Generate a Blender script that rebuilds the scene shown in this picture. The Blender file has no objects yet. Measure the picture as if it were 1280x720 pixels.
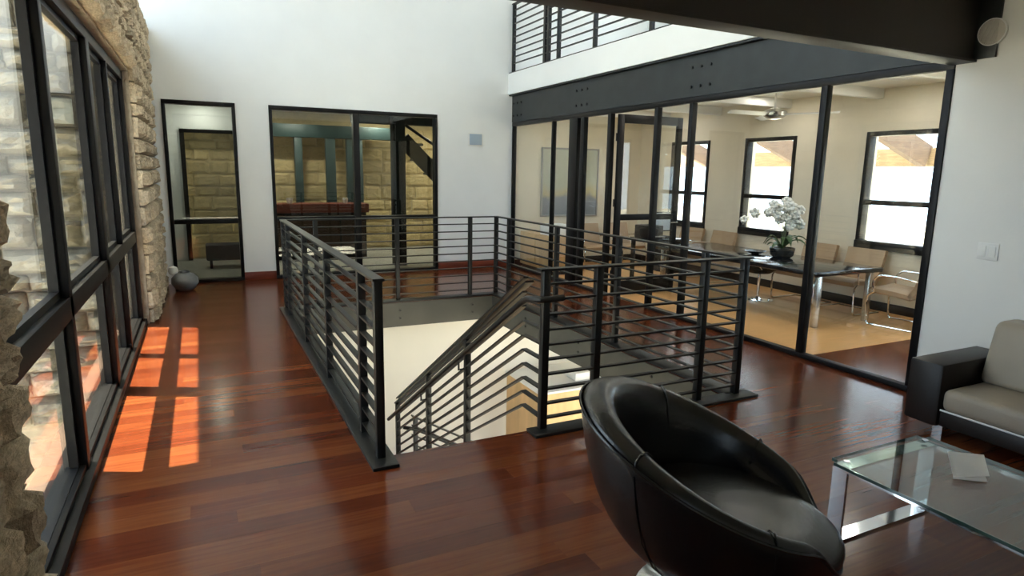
import bpy, bmesh, math, random
from mathutils import Vector, Matrix
random.seed(11)
SC = bpy.context.scene
COL = SC.collection

# ------------------------------------------------------------ camera
YAW, PITCH, ROLL, CAMH, FPX = .4558, .1803, .0168, 1.6226, 791.16
cam_d = bpy.data.cameras.new('camera'); cam = bpy.data.objects.new('camera', cam_d); COL.objects.link(cam)
fw = Vector((math.sin(YAW)*math.cos(PITCH), math.cos(YAW)*math.cos(PITCH), -math.sin(PITCH)))
rt0 = Vector((math.cos(YAW), -math.sin(YAW), 0)); up0 = rt0.cross(fw)
rt = rt0*math.cos(ROLL) + up0*math.sin(ROLL); up = -rt0*math.sin(ROLL) + up0*math.cos(ROLL)
M = Matrix((rt, up, -fw)).transposed().to_4x4(); M.translation = (0, 0, CAMH)
cam.matrix_world = M
cam_d.sensor_width = 36; cam_d.lens = FPX/1280*36; cam_d.clip_start = .05; cam_d.clip_end = 400
SC.camera = cam

# ------------------------------------------------------------ sky, sun, exposure
W = bpy.data.worlds.new('sky'); SC.world = W; W.use_nodes = True
bg = W.node_tree.nodes['Background']; bg.inputs[0].default_value = (.72, .87, 1, 1); bg.inputs[1].default_value = 6.0
SUN_DIR = Vector((.352, -.165, -.936)).normalized()
sd = bpy.data.lights.new('sun', 'SUN'); sd.energy = 46; sd.angle = .009; sd.color = (1, .92, .70)
so = bpy.data.objects.new('sun', sd); COL.objects.link(so); so.rotation_euler = (-SUN_DIR).to_track_quat('Z', 'Y').to_euler(); so.location = (-6, 8, 14)
VS = SC.view_settings
VS.view_transform = 'Standard'; VS.look = 'None'; VS.gamma = 1; VS.use_curve_mapping = False; VS.exposure = -0.17
SC.cycles.use_denoising = True
SC.cycles.max_bounces = 14; SC.cycles.diffuse_bounces = 6; SC.cycles.glossy_bounces = 5; SC.cycles.transparent_max_bounces = 24
SC.cycles.caustics_reflective = False; SC.cycles.caustics_refractive = False; SC.cycles.sample_clamp_indirect = 8

def portal(loc, normal, sx, sy):
    l = bpy.data.lights.new('sky_portal', 'AREA'); l.shape = 'RECTANGLE'; l.size = sx; l.size_y = sy; l.cycles.is_portal = True
    o = bpy.data.objects.new('sky_portal', l); COL.objects.link(o); o.location = loc
    o.rotation_euler = Vector(normal).to_track_quat('-Z', 'Z').to_euler()
portal((-1.0, 4.8, 1.26), (1, 0, 0), 5.4, 2.7)
portal((-1.0, 6.4, 4.5), (1, 0, 0), 7.4, 2.1)
for yc in (4.91, 6.9, 8.6): portal((7.85, yc, 1.5), (-1, 0, 0), 1.0, 1.5)
portal((7.9, 2.8, 1.3), (-1, 0, 0), 1.8, 2.0)
portal((7.9, 8.7, 4.5), (-1, 0, 0), 1.6, 1.4)
portal((-1.0, -1.7, 1.5), (1, 0, 0), 1.2, 1.4)

# ------------------------------------------------------------ helpers
def tag(o, label=None, cat=None, group=None, kind=None):
    if label: o['label'] = label
    if cat: o['category'] = cat
    if group: o['group'] = group
    if kind: o['kind'] = kind
    return o
def world(o):
    m = o.matrix_basis.copy()
    if o.parent: m = world(o.parent) @ o.matrix_parent_inverse @ m
    return m
def setp(o, parent):
    if parent:
        o.parent = parent; o.matrix_parent_inverse = world(parent).inverted()
def empty(name, loc=(0, 0, 0), **k):
    o = bpy.data.objects.new(name, None); COL.objects.link(o); o.location = loc; o.empty_display_size = .1
    return tag(o, **k)
def link(name, me, mat=None, parent=None, **k):
    o = bpy.data.objects.new(name, me); COL.objects.link(o)
    if mat and not me.materials: me.materials.append(mat)
    setp(o, parent); return tag(o, **k)
def copy_tree(o, parent=None):
    c = o.copy(); COL.objects.link(c)
    if parent: c.parent = parent
    for ch in list(o.children): copy_tree(ch, c)
    return c
def clean(me):
    for p in me.polygons: p.use_smooth = True
class MB:
    def __init__(s): s.bm = bmesh.new()
    def box(s, x0, x1, y0, y1, z0, z1, bev=0, seg=2):
        b = bmesh.new()
        bmesh.ops.create_cube(b, size=1)
        for v in b.verts: v.co = Vector(((x0+x1)/2+v.co.x*(x1-x0), (y0+y1)/2+v.co.y*(y1-y0), (z0+z1)/2+v.co.z*(z1-z0)))
        if bev: bmesh.ops.bevel(b, geom=b.edges[:], offset=bev, segments=seg, profile=.5, affect='EDGES')
        s._add(b); return s
    def _add(s, b):
        me = bpy.data.meshes.new('t'); b.to_mesh(me); b.free(); s.bm.from_mesh(me); bpy.data.meshes.remove(me)
    def raw(s, verts, faces):
        vs = [s.bm.verts.new(v) for v in verts]
        for f in faces:
            try: s.bm.faces.new([vs[i] for i in f])
            except ValueError: pass
        return s
    def sweep(s, pts, prof, ref=(0, 0, 1), closed=False):
        """prof: list of (a,b): a along side vector, b along ref-ish vector"""
        pts = [Vector(p) for p in pts]; n = len(pts); rings = []; ref = Vector(ref)
        for i, p in enumerate(pts):
            a = pts[i-1] if (i > 0 or closed) else p
            b = pts[(i+1) % n] if (i < n-1 or closed) else p
            t = (b-a).normalized()
            side = t.cross(ref)
            if side.length < 1e-5: side = t.cross(Vector((1, .01, 0)))
            side.normalize(); u = side.cross(t).normalized()
            k = 1.0
            if 0 < i < n-1 or closed:
                c = (p-a).normalized().dot((b-p).normalized()); k = 1/max(.35, math.sqrt(max(.02, (1+c)/2)))
            bend = (b-p).normalized()-(p-a).normalized() if (0 < i < n-1 or closed) else Vector()
            ku = k if abs(bend.dot(u)) > abs(bend.dot(side)) else 1
            ks = k if ku == 1 else 1
            rings.append([s.bm.verts.new(p+side*(x*ks)+u*(y*ku)) for x, y in prof])
        m = len(prof)
        for i in range(n if closed else n-1):
            A, B = rings[i], rings[(i+1) % n]
            for j in range(m): s.bm.faces.new((A[j], A[(j+1) % m], B[(j+1) % m], B[j]))
        if not closed:
            s.bm.faces.new(rings[0][::-1]); s.bm.faces.new(rings[-1])
        return s
    def tube(s, pts, r, seg=8, closed=False, ref=(0, 0, 1)):
        return s.sweep(pts, [(r*math.cos(2*math.pi*k/seg), r*math.sin(2*math.pi*k/seg)) for k in range(seg)], ref, closed)
    def flat(s, pts, w, t, ref=(0, 0, 1)):
        return s.sweep(pts, [(-w/2, -t/2), (w/2, -t/2), (w/2, t/2), (-w/2, t/2)], ref)
    def lathe(s, prof, c=(0, 0, 0), seg=28):
        c = Vector(c); rings = []
        for r, z in prof:
            rings.append([s.bm.verts.new(c+Vector((r*math.cos(2*math.pi*k/seg), r*math.sin(2*math.pi*k/seg), z))) for k in range(seg)])
        for A, B in zip(rings, rings[1:]):
            for j in range(seg): s.bm.faces.new((A[j], A[(j+1) % seg], B[(j+1) % seg], B[j]))
        s.bm.faces.new(rings[0][::-1]); s.bm.faces.new(rings[-1]); return s
    def disc(s, c, n, r, h, seg=20):
        n = Vector(n).normalized(); c = Vector(c)
        a = n.orthogonal().normalized(); b = n.cross(a)
        A = [s.bm.verts.new(c+a*r*math.cos(2*math.pi*k/seg)+b*r*math.sin(2*math.pi*k/seg)) for k in range(seg)]
        B = [s.bm.verts.new(v.co+n*h) for v in A]
        for j in range(seg): s.bm.faces.new((A[j], A[(j+1) % seg], B[(j+1) % seg], B[j]))
        s.bm.faces.new(A[::-1]); s.bm.faces.new(B); return s
    def build(s, name, mat, parent=None, smooth=False, **k):
        bmesh.ops.recalc_face_normals(s.bm, faces=s.bm.faces[:])
        me = bpy.data.meshes.new(name); s.bm.to_mesh(me); s.bm.free()
        if smooth:
            for p in me.polygons: p.use_smooth = True
            try: me.set_sharp_from_angle(angle=math.radians(40))
            except Exception: pass
        return link(name, me, mat, parent, **k)
def box(name, mat, parent, x0, x1, y0, y1, z0, z1, bev=0, **k):
    return MB().box(x0, x1, y0, y1, z0, z1, bev).build(name, mat, parent, smooth=bev > 0, **k)

# ------------------------------------------------------------ materials
def mat(name, col, rough=.5, metal=0, vary=0, vscale=6, bump=0, bscale=40, spec=.5, stretch=(1, 1, 1), coat=0, objrand=0):
    m = bpy.data.materials.new(name); m.use_nodes = True; nt = m.node_tree; b = nt.nodes['Principled BSDF']
    b.inputs['Base Color'].default_value = (*col, 1); b.inputs['Roughness'].default_value = rough; b.inputs['Metallic'].default_value = metal
    b.inputs['Specular IOR Level'].default_value = spec; b.inputs['Coat Weight'].default_value = coat
    tc = nt.nodes.new('ShaderNodeTexCoord'); mp = nt.nodes.new('ShaderNodeMapping'); mp.inputs['Scale'].default_value = stretch
    nt.links.new(tc.outputs['Object'], mp.inputs['Vector'])
    if vary or objrand:
        n = nt.nodes.new('ShaderNodeTexNoise'); n.inputs['Scale'].default_value = vscale; n.inputs['Detail'].default_value = 5
        nt.links.new(mp.outputs[0], n.inputs['Vector'])
        mr = nt.nodes.new('ShaderNodeMapRange'); mr.inputs[1].default_value = .3; mr.inputs[2].default_value = .7
        mr.inputs[3].default_value = 1-vary; mr.inputs[4].default_value = 1+vary
        nt.links.new(n.outputs['Fac'], mr.inputs[0])
        hs = nt.nodes.new('ShaderNodeHueSaturation'); hs.inputs['Color'].default_value = (*col, 1)
        if objrand:
            oi = nt.nodes.new('ShaderNodeObjectInfo'); m2 = nt.nodes.new('ShaderNodeMapRange')
            m2.inputs[3].default_value = 1-objrand; m2.inputs[4].default_value = 1+objrand
            nt.links.new(oi.outputs['Random'], m2.inputs[0])
            mu = nt.nodes.new('ShaderNodeMath'); mu.operation = 'MULTIPLY'
            nt.links.new(mr.outputs[0], mu.inputs[0]); nt.links.new(m2.outputs[0], mu.inputs[1]); nt.links.new(mu.outputs[0], hs.inputs['Value'])
        else: nt.links.new(mr.outputs[0], hs.inputs['Value'])
        nt.links.new(hs.outputs[0], b.inputs['Base Color'])
    if bump:
        n2 = nt.nodes.new('ShaderNodeTexNoise'); n2.inputs['Scale'].default_value = bscale; n2.inputs['Detail'].default_value = 6
        nt.links.new(mp.outputs[0], n2.inputs['Vector'])
        bp = nt.nodes.new('ShaderNodeBump'); bp.inputs['Strength'].default_value = bump; bp.inputs['Distance'].default_value = .02
        nt.links.new(n2.outputs['Fac'], bp.inputs['Height']); nt.links.new(bp.outputs[0], b.inputs['Normal'])
    return m
def wood(name, c0, c1, c2, rough=.28, spec=.5):
    """strip flooring: world position drives the grain along X, every board its own tone"""
    m = bpy.data.materials.new(name); m.use_nodes = True; nt = m.node_tree; b = nt.nodes['Principled BSDF']; L = nt.links.new
    g = nt.nodes.new('ShaderNodeNewGeometry'); oi = nt.nodes.new('ShaderNodeObjectInfo')
    off = nt.nodes.new('ShaderNodeVectorMath'); off.operation = 'MULTIPLY_ADD'; off.inputs[1].default_value = (1.3, 26, 8)
    cb = nt.nodes.new('ShaderNodeCombineXYZ'); mul = nt.nodes.new('ShaderNodeMath'); mul.operation = 'MULTIPLY'; mul.inputs[1].default_value = 57
    L(oi.outputs['Random'], mul.inputs[0]); L(mul.outputs[0], cb.inputs[0]); L(mul.outputs[0], cb.inputs[1])
    L(g.outputs['Position'], off.inputs[0]); L(cb.outputs[0], off.inputs[2])
    n = nt.nodes.new('ShaderNodeTexNoise'); n.inputs['Scale'].default_value = 1.6; n.inputs['Detail'].default_value = 7; n.inputs['Roughness'].default_value = .65
    L(off.outputs[0], n.inputs['Vector'])
    add = nt.nodes.new('ShaderNodeMath'); add.operation = 'MULTIPLY_ADD'; add.inputs[1].default_value = .62; 
    mr = nt.nodes.new('ShaderNodeMapRange'); mr.inputs[3].default_value = 0.02; mr.inputs[4].default_value = .36
    L(oi.outputs['Random'], mr.inputs[0]); L(n.outputs['Fac'], add.inputs[0]); L(mr.outputs[0], add.inputs[2])
    cr = nt.nodes.new('ShaderNodeValToRGB'); e = cr.color_ramp.elements
    e[0].position = .18; e[0].color = (*c0, 1); e[1].position = .82; e[1].color = (*c2, 1); k = e.new(.5); k.color = (*c1, 1)
    L(add.outputs[0], cr.inputs[0]); L(cr.outputs[0], b.inputs['Base Color'])
    b.inputs['Roughness'].default_value = rough; b.inputs['Specular IOR Level'].default_value = spec
    bp = nt.nodes.new('ShaderNodeBump'); bp.inputs['Strength'].default_value = .012; bp.inputs['Distance'].default_value = .01
    L(n.outputs['Fac'], bp.inputs['Height']); L(bp.outputs[0], b.inputs['Normal'])
    return m
def glass(name, tint=(.90, .95, .93), f0=.04, gloss=(1, 1, 1)):
    m = bpy.data.materials.new(name); m.use_nodes = True; nt = m.node_tree; nt.nodes.clear(); L = nt.links.new
    out = nt.nodes.new('ShaderNodeOutputMaterial'); mix = nt.nodes.new('ShaderNodeMixShader')
    tr = nt.nodes.new('ShaderNodeBsdfTransparent'); tr.inputs[0].default_value = (*tint, 1)
    gl = nt.nodes.new('ShaderNodeBsdfGlossy'); gl.inputs['Roughness'].default_value = 0; gl.inputs['Color'].default_value = (*gloss, 1)
    g = nt.nodes.new('ShaderNodeNewGeometry'); d = nt.nodes.new('ShaderNodeVectorMath'); d.operation = 'DOT_PRODUCT'
    L(g.outputs['Normal'], d.inputs[0]); L(g.outputs['Incoming'], d.inputs[1])
    ab = nt.nodes.new('ShaderNodeMath'); ab.operation = 'ABSOLUTE'; L(d.outputs['Value'], ab.inputs[0])
    om = nt.nodes.new('ShaderNodeMath'); om.operation = 'SUBTRACT'; om.inputs[0].default_value = 1; L(ab.outputs[0], om.inputs[1])
    pw = nt.nodes.new('ShaderNodeMath'); pw.operation = 'POWER'; pw.inputs[1].default_value = 5; L(om.outputs[0], pw.inputs[0])
    ma = nt.nodes.new('ShaderNodeMath'); ma.operation = 'MULTIPLY_ADD'; ma.inputs[1].default_value = 1-f0; ma.inputs[2].default_value = f0; L(pw.outputs[0], ma.inputs[0])
    L(ma.outputs[0], mix.inputs[0]); L(tr.outputs[0], mix.inputs[1]); L(gl.outputs[0], mix.inputs[2]); L(mix.outputs[0], out.inputs[0])
    return m
def emit(name, col, s):
    m = bpy.data.materials.new(name); m.use_nodes = True; b = m.node_tree.nodes['Principled BSDF']
    b.inputs['Base Color'].default_value = (*col, 1); b.inputs['Emission Color'].default_value = (*col, 1); b.inputs['Emission Strength'].default_value = s
    return m
WHITE = mat('white plaster', (.80, .82, .83), .75, vary=.02, vscale=2, bump=.05, bscale=60)
CREAM = mat('cream plaster', (.80, .77, .69), .75, vary=.02, vscale=2, bump=.05, bscale=60)
OFFW = mat('warm white plaster', (.79, .785, .755), .75, vary=.02, vscale=2, bump=.05, bscale=60)
BEIGE = mat('beige plaster', (.74, .68, .55), .75, vary=.03, vscale=3, bump=.05, bscale=60)
STEEL = mat('dark steel', (.011, .0105, .0095), .40, .0, vary=.25, vscale=9, bump=.04, bscale=80, spec=.35)
BLUESTEEL = mat('blued steel plate', (.021, .025, .026), .42, 0, vary=.2, vscale=5, bump=.03, bscale=60, spec=.35)
BRONZE = mat('black bronze paint', (.006, .0055, .0055), .40, 0, vary=.1, vscale=10, bump=.02, spec=.2)
BROWNBLK = mat('brown black paint', (.010, .007, .0065), .5, .0, vary=.15, vscale=4, bump=.03)
FLOORW = wood('red hardwood boards', (.055, .0100, .0038), (.108, .0225, .0078), (.185, .057, .017), .18, .24)
BASEW = mat('red hardwood base', (.16, .03, .014), .4, vary=.2, vscale=4, stretch=(1, 1, 8), bump=.02)
TANW = mat('tan bamboo floor', (.78, .44, .18), .28, vary=.10, vscale=3, stretch=(1, 14, 1), bump=.02)
STONE = mat('limestone', (.50, .41, .29), .9, vary=.28, vscale=9, bump=.6, bscale=22, objrand=.22)
MORTAR = mat('lime mortar', (.38, .32, .24), .95, vary=.15, vscale=14, bump=.6, bscale=30)
YSTONE = mat('golden limestone', (.60, .47, .25), .9, vary=.2, vscale=8, bump=.5, bscale=20, objrand=.16)
YMORT = mat('golden mortar', (.58, .48, .30), .95, vary=.1, vscale=12, bump=.4, bscale=30)
XSTONE = mat('pale quarry stone', (.27, .245, .195), .9, vary=.35, vscale=8, bump=.6, bscale=18, objrand=.3)
GLASS = glass('window glass', (.955, .975, .985)); GGLASS = glass('partition glass', (.975, .985, .975)); TGLASS = glass('table glass', (.84, .90, .87), .05)
DGLASS = glass('grey interior glass', (.72, .76, .72), .05)
LEATHER = mat('black leather', (.0075, .0078, .0085), .27, spec=.55, bump=.05, bscale=70)
BRLEATH = mat('dark brown leather', (.013, .009, .0075), .42, bump=.08, bscale=120, spec=.35)
TAUPE = mat('taupe leather', (.30, .255, .20), .48, vary=.04, bump=.1, bscale=110)
CHROME = mat('polished chrome', (.78, .78, .78), .07, 1, vary=.02)
CHR2 = mat('satin chrome', (.62, .62, .61), .25, 1, vary=.03)
BLACKTOP = mat('black lacquer', (.012, .013, .015), .16, coat=.3, vary=.05)
TAN = mat('tan leather', (.42, .30, .19), .5, vary=.05, bump=.05, bscale=90)
WPLAST = mat('white plastic', (.78, .78, .76), .4, vary=.01)
GREYP = mat('grey plastic', (.30, .30, .29), .5, vary=.03)
OAK = mat('blond oak', (.62, .40, .19), .45, vary=.15, vscale=5, stretch=(1, 1, .15), bump=.03)
TEAL = mat('teal painted post', (.030, .055, .055), .5, vary=.1)
PETAL = mat('white petal', (.86, .88, .86), .5, vary=.03)
LEAF = mat('orchid leaf', (.05, .11, .03), .4, vary=.3)
STEM = mat('green stem', (.10, .12, .05), .5, vary=.2)
POTBLK = mat('black glazed pot', (.015, .017, .018), .25, vary=.1)
POTGRY = mat('grey stone glaze', (.20, .21, .22), .45, vary=.35, vscale=7, bump=.15, bscale=15)
RAFTER = mat('brown timber', (.22, .14, .095), .7, vary=.2, stretch=(1, 8, 8), bump=.1)
EAVEW = mat('sandy timber', (.55, .38, .22), .7, vary=.2, stretch=(8, 1, 8), bump=.1)
GROUND = mat('sandy ground', (.50, .46, .38), .95, vary=.2, vscale=.6, bump=.3, bscale=5)
FWHITE = mat('white fan enamel', (.80, .80, .78), .35, vary=.01)
PAPER = mat('silver paper', (.86, .87, .88), .35, .0, vary=.04)
FILL_GLOW = emit('fill light glow', (1, .93, .82), 14)  # glowing disc of the added fill lights

# ------------------------------------------------------------ main dimensions
XL, XM, XR, YF, YB = .827, 1.87, 3.52, 3.346, 7.687      # guard rail lines
XG, YW, XW = 4.865, 9.96, -.617                          # glass partition, back wall, left window
XC = 7.55                                                # window wall of the conference room
HR = 1.05
OX0, OX1, OY0, OY1 = .90, 3.44, 3.38, 7.60               # stair opening

# ------------------------------------------------------------ setting
g = MB()
for a in ((-.9, OX0, -3.2, YW), (OX1, XG+.05, -3.2, YW), (OX0, OX1, -3.2, OY0), (OX0, OX1, OY1, YW), (XG+.05, XC, 1.5, 3.88)):
    g.box(a[0], a[1], a[2], a[3], -.30, -.022)
floor = g.build('floor', mat('subfloor', (.10, .06, .04), .8, vary=.1), None, label='glossy red hardwood strip floor around the stair opening', kind='structure')
# boards run along X, one object per board, sharing a chamfered unit board
pb = bmesh.new(); bmesh.ops.create_cube(pb, size=1)
for v in pb.verts: v.co.z -= .5
bmesh.ops.bevel(pb, geom=[e for e in pb.edges if all(v.co.z > -.01 for v in e.verts)], offset=.004, segments=1, affect='EDGES')
pme = bpy.data.meshes.new('floor_board'); pb.to_mesh(pme); pb.free(); pme.materials.append(FLOORW)
boards = []
def lay_boards(x0, x1, ya, yb, w):
    y = ya; 
    while y < yb-.01:
        w1 = min(w, yb-y); x = x0; L = random.uniform(.4, 2.2)
        while x < x1-.01:
            e = min(x+L, x1)
            if x1-e < .35: e = x1
            boards.append((x, e, y, y+w1)); x = e; L = random.uniform(1.3, 2.9)
        y += w1
BW = .125
yrow = -.2
lay_boards(-.72, XG+.04, .6, OY0, BW)
lay_boards(-.72, OX0, OY0, OY1, BW)
lay_boards(OX1, XG+.04, OY0, OY1, BW)
lay_boards(-.72, XG+.04, OY1, YW, BW)
lay_boards(XG+.04, XC, 1.5, 3.88, BW)
def size_in_view(b):
    c = Vector(((b[0]+b[1])/2, (b[2]+b[3])/2, 0)); d = c-Vector((0, 0, CAMH)); z = d.dot(fw)
    if z < .3: return 0
    u = 640+FPX*d.dot(rt)/z; v = 360-FPX*d.dot(up)/z
    s = (b[1]-b[0])*(b[3]-b[2])/z**3
    return s if -250 < u < 1500 and -40 < v < 900 else s*.001
boards.sort(key=size_in_view, reverse=True)
for i, (x0, x1, y0, y1) in enumerate(boards[:298]):
    o = bpy.data.objects.new('floor_board', pme); COL.objects.link(o)
    o.location = ((x0+x1)/2, (y0+y1)/2, random.uniform(-.0002, 0)); o.scale = (x1-x0-.0003, y1-y0-.0003, .022); o.parent = floor
g = MB()
for (x0, x1, y0, y1) in boards[298:]: g.box(x0+.0006, x1-.0006, y0+.0006, y1-.0006, -.022, 0)
g.build('floor_board', FLOORW, floor, kind='stuff')
box('floor_conference', TANW, None, XG+.05, XC, 3.88, YW, -.3, 0, label='light tan bamboo floor of the glazed meeting room', kind='structure')
for nm, lb, a in (('baseboard_back', 'red wooden skirting of the white back wall', [(.51, .95), (3.49, XG)]),):
    for x0, x1 in a: box(nm, BASEW, None, x0, x1, YW-.018, YW, 0, .12, .003, label=lb, kind='structure', group='skirting of the back wall')
box('baseboard_conference', BROWNBLK, None, XC-.02, XC, 1.5, YW, 0, .11, .003, label='dark skirting below the meeting room windows', kind='structure')
box('baseboard_end', BROWNBLK, None, XG+.06, XC-.02, YW-.02, YW, 0, .11, .003, label='dark skirting of the meeting room end wall', kind='structure')

W1 = (-.40, .51); W2 = (.95, 3.49); ZW = 2.505; ZT = 5.6
g = MB()
for x0, x1, z0, z1 in ((-.9, W1[0], 0, ZW), (W1[1], W2[0], 0, ZW), (W2[1], XG+.02, 0, ZW), (-.9, XG+.02, ZW, ZT)): g.box(x0, x1, YW, YW+.16, z0, z1)
g.build('wall_back', WHITE, None, label='tall white plaster wall with two black framed windows', kind='structure')
g = MB(); g.box(XG+.02, XC+.3, YW, YW+.16, -.3, 2.9)
g.build('wall_end', BEIGE, None, label='beige end wall of the meeting room with the picture', kind='structure')
box('wall_upper', WHITE, None, XG+.02, XC+.3, YW, YW+.16, 2.9, ZT, label='pale end wall of the upper gallery', kind='structure')
box('wall_right', OFFW, None, XG-.02, XG+.13, -3.2, 2.845, 0, 2.9, label='off white wall behind the sofa', kind='structure')
box('wall_conference_near', BEIGE, None, XG+.13, XC, 1.4, 1.5, 0, 2.75, label='near beige wall of the meeting room', kind='structure')
g = MB()
CW = [(4.45, 5.37), (6.42, 7.36), (8.12, 9.06)]; CZ0, CZ1 = .795, 2.195
wq = box('window_10', GLASS, None, XC+.05, XC+.056, 1.9, 3.7, .3, 2.3, label='wide unseen window added to brighten the meeting room', kind='structure')  # extra window out of view, added for more daylight in the meeting room
h = MB()
for a in ((1.9, 1.96, .3, 2.3), (3.64, 3.7, .3, 2.3), (2.77, 2.83, .3, 2.3), (1.9, 3.7, .3, .36), (1.9, 3.7, 2.24, 2.3)): h.box(XC, XC+.1, *a)
h.build('window_frame', BRONZE, wq)
CW4 = [(1.9, 3.7)]+CW; ys = [1.4]+[v for w in CW4 for v in w]+[YW]
for a, b in zip(ys[0::2], ys[1::2]): g.box(XC, XC+.22, a, b, -.3, 2.95)
g.box(XC, XC+.22, 1.9, 3.7, -.3, .3); g.box(XC, XC+.22, 1.9, 3.7, 2.3, 2.95)
for a, b in CW: g.box(XC, XC+.22, a, b, -.3, CZ0); g.box(XC, XC+.22, a, b, CZ1, 2.95)
g.build('wall_conference', BEIGE, None, label='beige meeting room wall with three black framed windows', kind='structure')
g = MB()
for a in ((2.7, 8.0, 2.95, ZT), (9.4, YW, 2.95, ZT), (8.0, 9.4, 2.95, 3.85), (8.0, 9.4, 5.1, ZT)): g.box(XC, XC+.22, a[0], a[1], a[2], a[3])
g.build('wall_gallery', WHITE, None, label='pale wall behind the upper gallery railing', kind='structure')
box('wall_rear', WHITE, None, -.9, XG+.1, -3.35, -3.2, 0, 2.9, label='plain white rear wall behind the seating corner', kind='structure')
box('ceiling', CREAM, None, -.9, XG+.1, -3.35, 2.70, 2.84, 2.98, label='low cream ceiling over the sofa corner', kind='structure')
box('wall_over_beam', WHITE, None, -.9, XG, 2.70, 2.86, 2.86, ZT, label='white wall above the brown black beam', kind='structure')
box('ceiling_high', WHITE, None, -1.55, XC+.9, 2.70, YW+.16, ZT, ZT+.15, label='high white roof over the stairs', kind='structure')
box('ceiling_conference', CREAM, None, XG+.05, XC, 1.4, YW, 2.70, 2.80, label='cream ceiling of the meeting room', kind='structure')
ground = box('ground', GROUND, None, -60, 70, -60, 90, -3.4, -3.2, label='pale sunlit ground outside', kind='structure')

# ---- stone laying
def stone_mesh(seed, mat_, n=6, rough=1.0):
    r = random.Random(seed); vs = []; fs = []
    front = []
    for i in range(n+1):
        for j in range(n+1):
            u, v = i/n-.5, j/n-.5
            edge = max(abs(u), abs(v))*2
            d = (1-.24*rough*r.random()) if edge < .8 else (1-rough*(.27+.2*r.random()) if edge < .95 else 1-rough*(.5+.15*r.random()))
            vs.append((d, u*.97+(r.random()-.5)*.045, v*.95+(r.random()-.5)*.06))
    for i in range(n):
        for j in range(n):
            a = i*(n+1)+j; fs.append((a, a+n+1, a+n+2, a+1))
    ring = [i*(n+1) for i in range(n+1)]+[n*(n+1)+j for j in range(1, n+1)]+[i*(n+1)+n for i in range(n-1, -1, -1)]+[j for j in range(n-1, 0, -1)]
    base = len(vs)
    for k in ring: vs.append((-.2, vs[k][1]*1.02, vs[k][2]*1.02))
    for k in range(len(ring)):
        k2 = (k+1) % len(ring); fs.append((ring[k2], ring[k], base+k, base+k2))
    me = bpy.data.meshes.new('stone'); me.from_pydata(vs, [], fs); me.materials.append(mat_)
    bm = bmesh.new(); bm.from_mesh(me); bmesh.ops.recalc_face_normals(bm, faces=bm.faces[:]); bm.to_mesh(me); bm.free()
    return me
def lay_stones(parent, protos, org, rotz, u0, u1, v0, v1, hr, lr, depth, rag=0.0):
    """courses of stones in the plane through org; local Y runs along the wall, X outward"""
    v = v0; n = 0; R = Matrix.Rotation(rotz, 4, 'Z')
    while v < v1-.02:
        h = random.uniform(*hr)
        if v1-(v+h) < hr[0]*.7: h = v1-v
        u = u0-random.uniform(0, lr[1]*.5) if rag else u0
        u = max(u, u0-rag)
        end = u1+random.uniform(-rag, rag)
        while u < end-.02:
            l = random.uniform(*lr)
            if end-(u+l) < lr[0]*.7: l = end-u
            o = bpy.data.objects.new('stone', random.choice(protos)); COL.objects.link(o)
            o.location = Vector(org)+R @ Vector((0, u+l/2, v+h/2)); o.rotation_euler = (random.uniform(-.03, .03), 0, rotz+random.uniform(-.03, .03))
            o.scale = (depth*random.uniform(.85, 1.12), l-.012, h-.012); o.parent = parent; n += 1
            u += l
        v += h
    return n
P1 = [stone_mesh(s, STONE) for s in range(12)]; P2 = [stone_mesh(s+50, YSTONE) for s in range(8)]; P3 = [stone_mesh(s+90, XSTONE, 5, 1.35) for s in range(10)]
WEND, WZT = 7.48, 2.54
g = MB()
for y0, y1, z0, z1 in ((WEND, YW, 0, 3.42), (.2, WEND, WZT, 3.42), (-1.2, 2.20, 0, 3.42), (-3.2, -2.2, 0, 3.42), (-2.2, -1.2, 2.2, 3.42), (-2.2, -1.2, 0, .9)): g.box(-.84, -.565, y0, y1, z0, z1)
wl = g.build('wall_left', MORTAR, None, label='rough limestone wall around the tall black window', kind='structure')
ns = lay_stones(wl, P1, (-.565, 0, 0), 0, WEND+.01, YW-.01, 0, 3.44, (.11, .22), (.18, .42), .10)
ns += lay_stones(wl, P1, (-.565, 0, 0), 0, 2.3, WEND, WZT+.01, 3.44, (.13, .23), (.22, .46), .10)
ns += lay_stones(wl, P1, (-.565, 0, 0), 0, 1.50, 2.21, 0, 3.0, (.10, .19), (.16, .34), .10, rag=.03)
wl2 = box('window_8', GLASS, None, -.72, -.714, -2.2, -1.2, .9, 2.2, label='small unseen window added in the limestone wall to light the seating corner', kind='structure')  # out of view, added to bring side light to the seating corner
g = MB()
for a in ((-2.2, -2.14, .9, 2.2), (-1.26, -1.2, .9, 2.2), (-2.2, -1.2, .9, .96), (-2.2, -1.2, 2.14, 2.2)): g.box(-.75, -.67, *a)
g.build('window_frame', BRONZE, wl2)
# clerestory above the stone
cl = box('window_9', GLASS, None, -.80, -.79, 2.86, YW, 3.46, 5.5, label='clerestory glazing above the limestone wall', kind='structure')
g = MB()
for y in (2.86, 5.2, 7.5, YW-.06): g.box(-.83, -.76, y, y+.06, 3.42, 5.6)
g.box(-.83, -.76, 2.86, YW, 3.42, 3.48); g.box(-.83, -.76, 2.86, YW, 5.5, 5.6)
g.build('window_frame', BRONZE, cl)
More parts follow.
